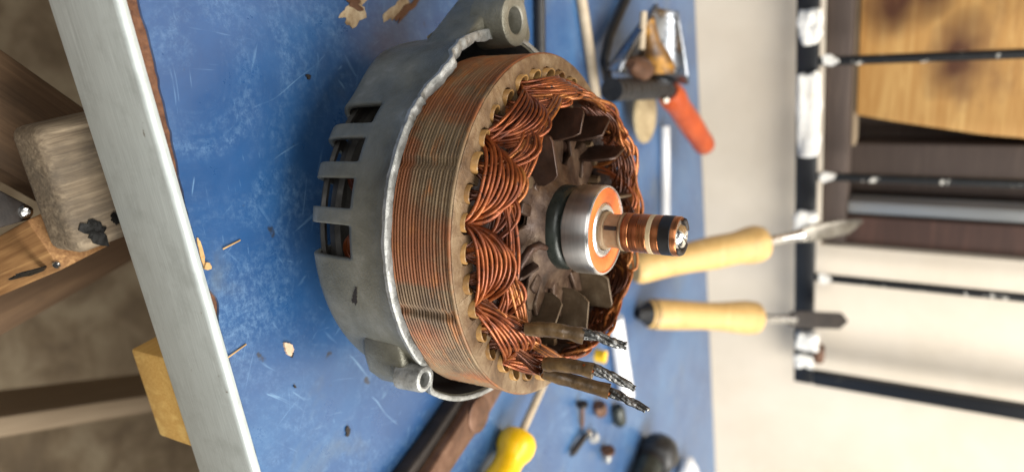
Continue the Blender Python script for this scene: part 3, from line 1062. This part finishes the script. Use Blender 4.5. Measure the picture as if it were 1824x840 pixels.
# dished fan plate with scalloped edge
V, Fc = [], []
NA = 144
for i in range(NA):
    a = i * 2.5
    ro = .0300 + .0065 * math.cos(R(a + 70) * 8)
    for (r, z) in ((.0150, .0080), (.0172, .0076), (.0200, .0056), (.0250, .0042), (ro, .0032), (ro + .0003, .0026), (ro, .0020), (.0250, .0030), (.0150, .0050)):
        V.append(cp(r, a, z + .0004 * noise.noise(Vector((r * 90, a * .05, 0)))))
for i in range(NA):
    j = (i + 1) % NA
    for q in range(8): Fc.append((i * 9 + q, j * 9 + q, j * 9 + q + 1, i * 9 + q + 1))
sharp(from_py('fan_disc', V, Fc, M['pole'], rt), 50)
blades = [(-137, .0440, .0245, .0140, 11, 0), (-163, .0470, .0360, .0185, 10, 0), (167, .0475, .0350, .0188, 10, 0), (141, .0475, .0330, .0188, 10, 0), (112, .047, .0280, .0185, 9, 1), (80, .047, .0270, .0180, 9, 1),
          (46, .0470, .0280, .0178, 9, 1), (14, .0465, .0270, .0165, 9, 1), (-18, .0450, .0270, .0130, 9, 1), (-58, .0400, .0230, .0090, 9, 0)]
for (a, r1, r0, h, sw, lt) in blades:
    po, pi_ = cp(r1, a, 0), cp(r0, a + sw, 0)
    d = po - pi_
    L = d.length
    # upright plate from the inner to the outer point, clipped at the inner top corner and rounded outside
    prof = [(0, .0020), (0, h * .55), (L * .12, h * .86), (L * .22, h), (L - .0025, h), (L - .0008, h - .0007), (L, h - .0024), (L, .0035), (L - .004, .0010), (.003, .0010)]
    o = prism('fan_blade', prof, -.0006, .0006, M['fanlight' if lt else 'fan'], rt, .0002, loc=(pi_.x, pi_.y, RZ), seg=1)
    o.rotation_euler = (math.pi / 2, 0, math.atan2(d.y, d.x))
    u_ = d.normalized()
    n_ = Vector((-u_.y, u_.x, 0))
    pl = [pi_ + u_ * .001 - n_ * .0008, pi_ + u_ * L * .6 - n_ * .0008, pi_ + u_ * L * .45 - n_ * .0055, pi_ - u_ * .002 - n_ * .0075]
    prism('blade_foot', [(p.x, p.y) for p in pl], RZ + .0030, RZ + .0048, M['pole'], rt, .0004, seg=1)
# rolled flange at the near side of the fan plate and raised pads
tube('plate_flange', [cp(.0355, -52, .0030), cp(.0330, -63, .0060), cp(.0290, -70, .0080), cp(.0235, -70, .0085), cp(.0190, -62, .0090)], [.0010, .0016, .0018, .0016, .0010], M['fan'], rt, 10)
for (a_, r_, w_) in ((-100, .0270, .0045), (-30, .0265, .0050), (8, .0250, .0045), (-125, .0225, .0035)):
    c_ = cp(r_, a_, .0036)
    box('plate_pad', (.0075, w_, .0024), M['pole'], rt, c_, (0, 0, R(a_)), bev=.0009, seg=3)
# rivet head
lathe('rivet', [(0, .010), (.0022, .0096), (.0022, .0086), (.0012, .008), (.0012, .002), (0, .002)], M['fanlight'], rt, 20, loc=cp(.0375, -112, 0))
# hub under the bearing
lathe('hub', [(.008, .0148), (.0140, .0146), (.0146, .0130), (.0160, .0122), (.0168, .0108), (.0170, .0070), (.0160, .0040), (.008, .0025)], M['hubgreen'], rt, 64, True, loc=(0, 0, RZ))
Z0, Z1 = .0146, .0256
lathe('bearing_race', [(.0160, Z1 - .0016), (.0164, Z1 - .0006), (.0170, Z1 - .0003), (.0173, Z1 - .0006), (.0175, Z1 - .0012), (.0175, Z0 + .0010), (.0170, Z0), (.0150, Z0)], M['steel'], rt, 96, True, loc=(0, 0, RZ), ang=50)
lathe('race_lip', [(.0164, Z1 - .0003), (.0166, Z1 + .0002), (.0171, Z1 + .0002), (.0174, Z1 - .0002), (.0165, Z1 - .0008)], M['race'], rt, 96, True, loc=(0, 0, RZ))
lathe('bearing_seal', [(.0106, Z1 - .0012), (.0109, Z1 - .0006), (.0125, Z1 - .0002), (.0158, Z1 - .0002), (.01645, Z1 - .0005), (.0165, Z1 - .0012)], M['seal'], rt, 96, True, loc=(0, 0, RZ))
lathe('inner_race', [(.0076, Z1 - .0012), (.0080, Z1 - .0004), (.0097, Z1 - .0002), (.0106, Z1 - .0009), (.0106, Z1 - .003), (.0076, Z1 - .003)], M['race'], rt, 72, True, loc=(0, 0, RZ))
lathe('collar', [(.0074, Z1 - .0022), (.0074, Z1 + .0010), (.0066, Z1 + .0014), (.0066, Z1 + .0068), (.0073, Z1 + .0072), (0, Z1 + .0072)], M['collar'], rt, 64, loc=(0, 0, RZ))
box('key_groove', (.0016, .0012, .0048), M['dark'], rt, cp(.0066, -97, Z1 + .0043), (0, 0, R(-97 + 90)), bev=.0002)
S = RZ
def band(name, r, z0, z1, mat, bevel=.00018):
    return lathe(name, [(0, z0), (r - bevel, z0), (r, z0 + bevel), (r, z1 - bevel), (r - bevel, z1), (0, z1)], mat, rt, 64, loc=(0, 0, S))
band('insulator', .00735, .0330, .0340, M['collar'])
band('slip_ring', .0074, .0342, .0370, M['slip'])
band('slip_ring', .00725, .0370, .0402, M['slipdark'])
band('slip_ring', .0074, .0402, .0440, M['slip'])
band('insulator', .00742, .0440, .0459, M['cream'])
band('slip_ring', .0074, .0459, .0488, M['slip'])
band('insulator', .00748, .0488, .0533, M['black'])
lathe('slip_ring', [(.0060, .0533), (.0074, .0533), (.0074, .0550), (.0071, .0555), (.0062, .0553), (.0060, .0550)], M['slip'], rt, 64, True, loc=(0, 0, S))
lathe('shaft_tip', [(.0061, .0540), (.0058, .0549), (.0046, .0552), (.0038, .0565), (.0022, .0573), (.0008, .0570), (0, .0566)], M['chrome'], rt, 48, loc=(0, 0, S), wob=lambda a, z: .0003 * math.sin(3 * a) * (z > .055))
for (a0, a1) in ((-40, 75), (110, 170)):
    V, Fc = tube_geo([cp(.0062, a0 + (a1 - a0) * q / 10, .0555) for q in range(11)], [.0003] + [.0011] * 9 + [.0003], 8)
    from_py('shaft_burr', V, Fc, M['dark'], rt)

# ================================================================== TOOLS ON THE BENCH
# pale rod, black rod, black cable
o = tube('black_rod', [(-.215, .365, .0035), (-.1428, .3775, .0035), (-.085, .390, .0035), (-.03, .402, .0035)], .0034, M['black'])
tag(o, 'thin black rod lying behind the mounting ear of the alternator', 'rod')
o = tube('tan_rod', [(-.215, .392, .0035), (-.1617, .432, .0035), (-.1231, .457, .0035), (-.05, .500, .0035)], .0036, M['rod'])
tag(o, 'thin tan rod lying on the blue bench between black rod and grinder', 'rod')

# grinder-like tool
gt = empty('hand_grinder', (-.115, .53, 0))
tag(gt, 'blurred hand grinder with polished guard, black body and long red grip', 'grinder')


def G(x, y, z): return Vector((x + .115, y - .53, z))


pth = [G(-.1010, .440, .028).lerp(G(-.1225, .533, .028), q / 40) for q in range(41)]
tube('body', pth, [.0070 + (.0009 if q % 4 < 2 else 0) for q in range(41)], M['black'], gt, 20)
tube('neck', [G(-.1225, .533, .028), G(-.1235, .540, .029), G(-.122, .549, .030)], [.0078, .0075, .0068], M['black'], gt, 16)
gp = [G(-.1232, .543, .030).lerp(G(-.0960, .660, .030), q / 16) for q in range(17)]
tube('grip', gp, [.0085, .0104, .0108, .0096, .0094, .0096, .0098, .0100, .0101, .0101, .0100, .0098, .0096, .0095, .0099, .0093, .0055], M['red'], gt, 20)
tube('bolt', [G(-.1130, .5250, .034), G(-.1110, .5220, .037)], .0020, M['dullsteel'], gt, 10)
# dished guard: part of a cone, open towards the wall
V, Fc = [], []
nA, nB = 24, 6
c0 = Vector((-.1220, .4950, .036))
axd = Vector((-.62, -.10, .10)).normalized()
e1 = Vector((-.16, .95, .14)); e1 = (e1 - axd * e1.dot(axd)).normalized(); e2 = axd.cross(e1)
for i in range(nA + 1):
    an = R(-5 + 190 * i / nA)
    for j in range(nB + 1):
        t = j / nB
        rr = .052 * (1 - .70 * t ** 1.1)
        p = c0 + axd * (.048 * t) + (e1 * math.cos(an) + e2 * math.sin(an) * .48) * rr
        p.z = max(p.z, .0015)
        V.append(p - Vector((-.115, .53, 0)))
for i in range(nA):
    for j in range(nB): Fc.append((i * (nB + 1) + j, (i + 1) * (nB + 1) + j, (i + 1) * (nB + 1) + j + 1, i * (nB + 1) + j + 1))
o = from_py('guard', V, Fc, M['mirror'], gt)
md = o.modifiers.new('thick', 'SOLIDIFY'); md.thickness = .0016
# gear head: worn yellow cone with brown knob
tube('gear_head', [G(-.1290, .5140, .030), G(-.1330, .5130, .030), G(-.1400, .5070, .031), G(-.1480, .4960, .031), G(-.1610, .4830, .031)], [.0125, .0140, .0100, .0060, .0048], M['rustyellow'], gt, 24)
tube('knob', [G(-.1230, .4600, .031), G(-.1240, .4720, .031), G(-.1250, .4840, .031), G(-.1270, .4960, .031)], [.0035, .0075, .0080, .0040], M['rust'], gt, 20)
tube('spindle', [G(-.1340, .4650, .036), G(-.1580, .4600, .037)], .0024, M['rod'], gt, 12)
lathe('disc', [(0, .004), (.018, .004), (.0225, .006), (.0235, .0075), (.023, .0090), (.0185, .0078), (0, .0075)], M['beige'], gt, 48, loc=G(-.1060, .5455, .004))
o = tube('power_cable', [(-.27, .56, .004), (-.2084, .522, .004), (-.1858, .5075, .004), (-.1640, .4920, .004), (-.1480, .4800, .005), (-.1270, .4640, .010), (-.108, .452, .020)], .0034, M['black'])
tag(o, 'black cable curving across the bench to the red handled grinder', 'cable')

# white sticks
o = tube('plastic_stick', [(-.1085, .617, .0040), (-.0284, .640, .0040), (-.0100, .645, .0040)], .0042, M['white'])
tag(o, 'thin white plastic stick lying left of the chisels near the wall', 'stick')
o = tube('plastic_tube', [(.0560, .535, .0065), (.0784, .549, .0065), (.1237, .577, .0065)], .0066, M['white'])
tag(o, 'thick white tube lying behind the tinned lead ends', 'tube')
o = blot('orange_cap', .0045, .0040, .008, M['yellow'], None, (.0850, .520, 0), seed=4, rough=.15)
tag(o, 'small orange yellow cap peeking out behind the windings', 'cap')


# chisels leaning on the grille
def chisel(name, base, tip, prof, parts_label, bladew, dark, label):
    base, tip = Vector(base), Vector(tip)
    d = tip - base
    t = empty(name, base)
    t.rotation_mode = 'QUATERNION'
    t.rotation_quaternion = d.to_track_quat('Z', 'Y')
    tag(t, label, 'chisel', 'chisels leaning on the wall')
    L = d.length
    hl = prof[-1][1]
    h = lathe('handle', [(r, z) for r, z in prof], M['handle'], t, 40)
    return t, L, hl


pA = [(0, 0), (.0125, .001), (.0150, .006), (.0150, .012), (.0140, .040), (.0145, .060), (.0160, .085), (.0160, .087), (.0163, .090), (.0160, .115), (.0168, .122), (.0185, .132), (.0188, .140), (.0170, .147), (.0090, .149), (0, .149)]
k_ = .86
pA = [(r * k_, z * k_) for r, z in pA]
t1, L1, hl = chisel('wood_chisel', (.0175, .5560, .0095), (-.0420, .7350, .1575), pA, None, .02, 0, 'upper chisel with pale turned handle and bright steel blade pointing up left')
tube('shank', [(0, 0, hl - .004), (0, 0, hl + .010), (0, 0, hl + .028), (.000, 0, hl + .040)], [.0062, .0050, .0045, .0060], M['chrome'], t1, 16)
pl = [(-.0050, hl + .036), (-.0078, hl + .052), (-.0074, L1 - .018), (.0005, L1 - .002), (.0035, L1 - .002), (.0070, L1 - .030), (.0075, hl + .052), (.0050, hl + .036)]
b = prism('blade', pl, -.0030, .0030, M['dullsteel'], t1, .0012); b.rotation_euler = (math.pi / 2, 0, -.05)
pB = [(0, 0), (.0115, .001), (.0135, .005), (.0135, .030), (.0125, .060), (.0130, .080), (.0150, .100), (.0158, .112), (.0150, .122), (.0090, .125), (0, .125)]
pB = [(r * .97, z * .97) for r, z in pB]
t2, L2, hl = chisel('wood_chisel', (.0555, .5990, .0095), (.0528, .7900, .1470), pB, None, .02, 1, 'lower chisel with yellow handle, black butt and dark pointed blade')
lathe('butt_ring', [(.0030, -.010), (.0050, -.0095), (.0085, -.002), (.0125, .0035), (.0134, .006), (.0095, .006)], M['black'], t2, 40, True)
tube('shank', [(0, 0, hl - .003), (0, 0, hl + .02), (0, 0, hl + .045)], [.0050, .0040, .0046], M['chrome'], t2, 14)
pl = [(-.0065, hl + .040), (-.0080, hl + .048), (-.0080, L2 - .010), (0, L2), (.0080, L2 - .010), (.0080, hl + .048), (.0065, hl + .040)]
b = prism('blade', pl, -.0022, .0022, M['dark'], t2, .0008); b.rotation_euler = (math.pi / 2, 0, 0.1)

# screwdriver
sd0 = Vector((.0560, .4560, .0065)); sd1 = Vector((.1195, .3905, .0110)); dd = (sd1 - sd0)
s = empty('screwdriver', sd1)
s.rotation_mode = 'QUATERNION'
s.rotation_quaternion = dd.to_track_quat('Z', 'Y')
tag(s, 'screwdriver with bright yellow handle lying beside the alternator', 'screwdriver')
tube('shaft', [(0, 0, .004), (0, 0, -.07), (0, 0, -.085), (0, 0, -.092)], [.0026, .0026, .0030, .0014], M['rod'], s, 16)
lathe('handle', [(0, 0), (.0050, .0003), (.0100, .0012), (.0116, .0040), (.0120, .0080), (.0112, .0120), (.0092, .0160), (.0086, .0200), (.0092, .0260), (.0112, .0360), (.0118, .060), (.0116, .085), (.009, .092), (0, .093)], M['yellow'], s, 32, wob=lambda a, z: (-.0005 * max(0, math.cos(6 * a)) if z > .024 else 0))

# rusty pincer handle
pz = empty('rusty_pliers', (.105, .322, 0))
tag(pz, 'rusty brown pliers lying partly behind the alternator beside the yellow screwdriver', 'pliers')
P0, P1 = Vector((.060, .3775, 0)), Vector((.1420, .2790, 0))
pd = (P1 - P0).normalized(); pn = Vector((pd.y, -pd.x, 0))


def flatbar(name, stations, z0, z1, mat):
    """stations: (t along P0-P1 in m, centre offset, half width)"""
    A = [P0 + pd * t + pn * (o_ + h_) for t, o_, h_ in stations]
    B = [P0 + pd * t + pn * (o_ - h_) for t, o_, h_ in reversed(stations)]
    return prism(name, [(p.x - .105, p.y - .322) for p in A + B], z0, z1, mat, pz, .0022, seg=3)


flatbar('handle', [(0, .002, .0075), (.02, .001, .0085), (.045, 0, .0088), (.058, 0, .0092), (.070, .0006, .0082), (.085, .001, .0078), (.11, .0015, .0075), (.14, .003, .006)], .004, .0155, M['rust'])
flatbar('shade_side_bar', [(0, .010, .005), (.05, .0085, .0050), (.09, .0095, .0048), (.13, .013, .004)], .0005, .0095, M['dark'])  # dark bar along the handle stands for its side in shade
c = P0 + pd * .058
lathe('joint_band', [(0, 0), (.0098, 0), (.0098, .0008), (.0088, .0014), (0, .0014)], M['rust'], pz, 32, loc=(c.x - .105, c.y - .322, .0152))
c = P0 + pd * -.012
lathe('pivot', [(0, .019), (.006, .018), (.009, .016), (.009, .001), (0, .001)], M['rust'], pz, 28, loc=(c.x - .105, c.y - .322, 0))


# small screws and bits
def screw(name, head, tail, rh, rs, mh, ms, label, cat='screw'):
    head, tail = Vector(head), Vector(tail)
    d = tail - head
    t = empty(name, (head.x, head.y, 0))
    o = head - Vector((head.x, head.y, 0))
    q = d.normalized()
    tube('head', [o - q * .0028, o - q * .0022, o, o + q * .0012], [rh * .6, rh, rh, rs], mh, t, 14)
    n_ = max(6, int(d.length / .0009))
    tube('shank', [o + d * (i / n_) for i in range(n_ + 1)], [rs * (1 if i % 2 else .82) * (1 if i < n_ - 2 else .6) for i in range(n_ + 1)], ms, t, 10)
    tag(t, label, cat, 'loose screws and bits on the bench')
    return t


screw('loose_screw', (.1190, .4930, .0045), (.1370, .5010, .0025), .0043, .0017, M['dark'], M['rust'], 'loose screw with black round head and thin reddish shank')
screw('loose_bolt', (.1425, .5045, .0045), (.1540, .4850, .0030), .0042, .0026, M['chrome'], M['dark'], 'dull steel bolt lying end to end with the black headed screw')
screw('loose_bolt', (.1640, .5490, .0055), (.1740, .5545, .0035), .0056, .0032, M['rust'], M['bar'], 'short bolt with rusty brown head near the black rubber stopper')
o = tube('rubber_plug', [(.1300, .5620, .0050), (.1330, .5640, .0050), (.1440, .5705, .0050), (.1460, .5720, .0050)], [.0040, .0056, .0056, .0040], M['hubgreen'])
tag(o, 'small dark cylindrical plug lying behind the lowest tinned lead', 'plug', 'loose screws and bits on the bench')
o = tube('steel_nut', [(.1230, .5240, .0045), (.1260, .5265, .0045), (.1305, .5300, .0045)], [.0052, .0058, .0050], M['rust'], None, 6)
tag(o, 'small rusty nut beside the dark cylindrical plug', 'nut', 'loose screws and bits on the bench')
o = tube('steel_nut', [(.1440, .5160, .0040), (.1490, .5220, .0040)], .0046, M['bar'], None, 6)
tag(o, 'small dull grey nut touching the steel bolt', 'nut', 'loose screws and bits on the bench')

# black knob and socket
kb = empty('rubber_stopper', (.1830, .6350, 0))
tag(kb, 'large black rounded rubber stopper with grey green socket at the picture edge', 'stopper')
tube('cap', [(-.006, .0240, .0150), (-.0045, .0220, .0150), (.000, .0140, .0155), (.0050, .0030, .0155), (.0065, -.0010, .0155)], [.0100, .0150, .0185, .0170, .012], M['black'], kb, 32)
tube('socket', [(.0060, .0000, .0125), (.0200, -.0160, .0125), (.0300, -.0280, .0125)], [.0118, .0125, .0125], M['hubgreen'], kb, 28)
tube('socket_rim', [(.0050, .0012, .0125), (.0068, -.0010, .0125)], .0130, M['dark'], kb, 28)
# crumpled white scrap
bm = bmesh.new()
bmesh.ops.create_icosphere(bm, subdivisions=3, radius=.02)
for v in bm.verts:
    v.co = Vector((v.co.x * 1.1, v.co.y * .9, max(v.co.z, -.011) * .65 + .0072)) + Vector(noise.noise_vector(v.co * 90)) * .004
me = bpy.data.meshes.new('paper_scrap'); bm.to_mesh(me); bm.free()
o = link('paper_scrap', me, M['white'], None, True, (.2380, .7700, .002))
tag(o, 'crumpled white scrap near the wall at the picture edge', 'scrap')

# pale chip and dark crumbs in front
o = blot('wood_chip', .0030, .0019, .0009, M['chip'], None, (.0531, .2087, .0001), (0, 0, 1.0), seed=17, rough=.35)
tag(o, 'small pinkish chip lying on the blue laminate in front of the housing', 'chip')
for i, (x, y, r_, lab) in enumerate(((.0560, .2110, .0009, 'tiny black crumb touching the pinkish chip'), (.0690, .2140, .0007, 'tiny black crumb right of the pinkish chip'), (-.0555, .2060, .0013, 'black crumb in front of the mounting ear'), (.0935, .2480, .0022, 'dark flake on the blue laminate below the screw lug'))):
    o = blot('crumb', r_, r_ * .7, .0006, M['dark'], None, (x, y, .0001), (0, 0, i), seed=40 + i, rough=.5, n=12)
    tag(o, lab, 'crumb', 'dark crumbs on the bench')
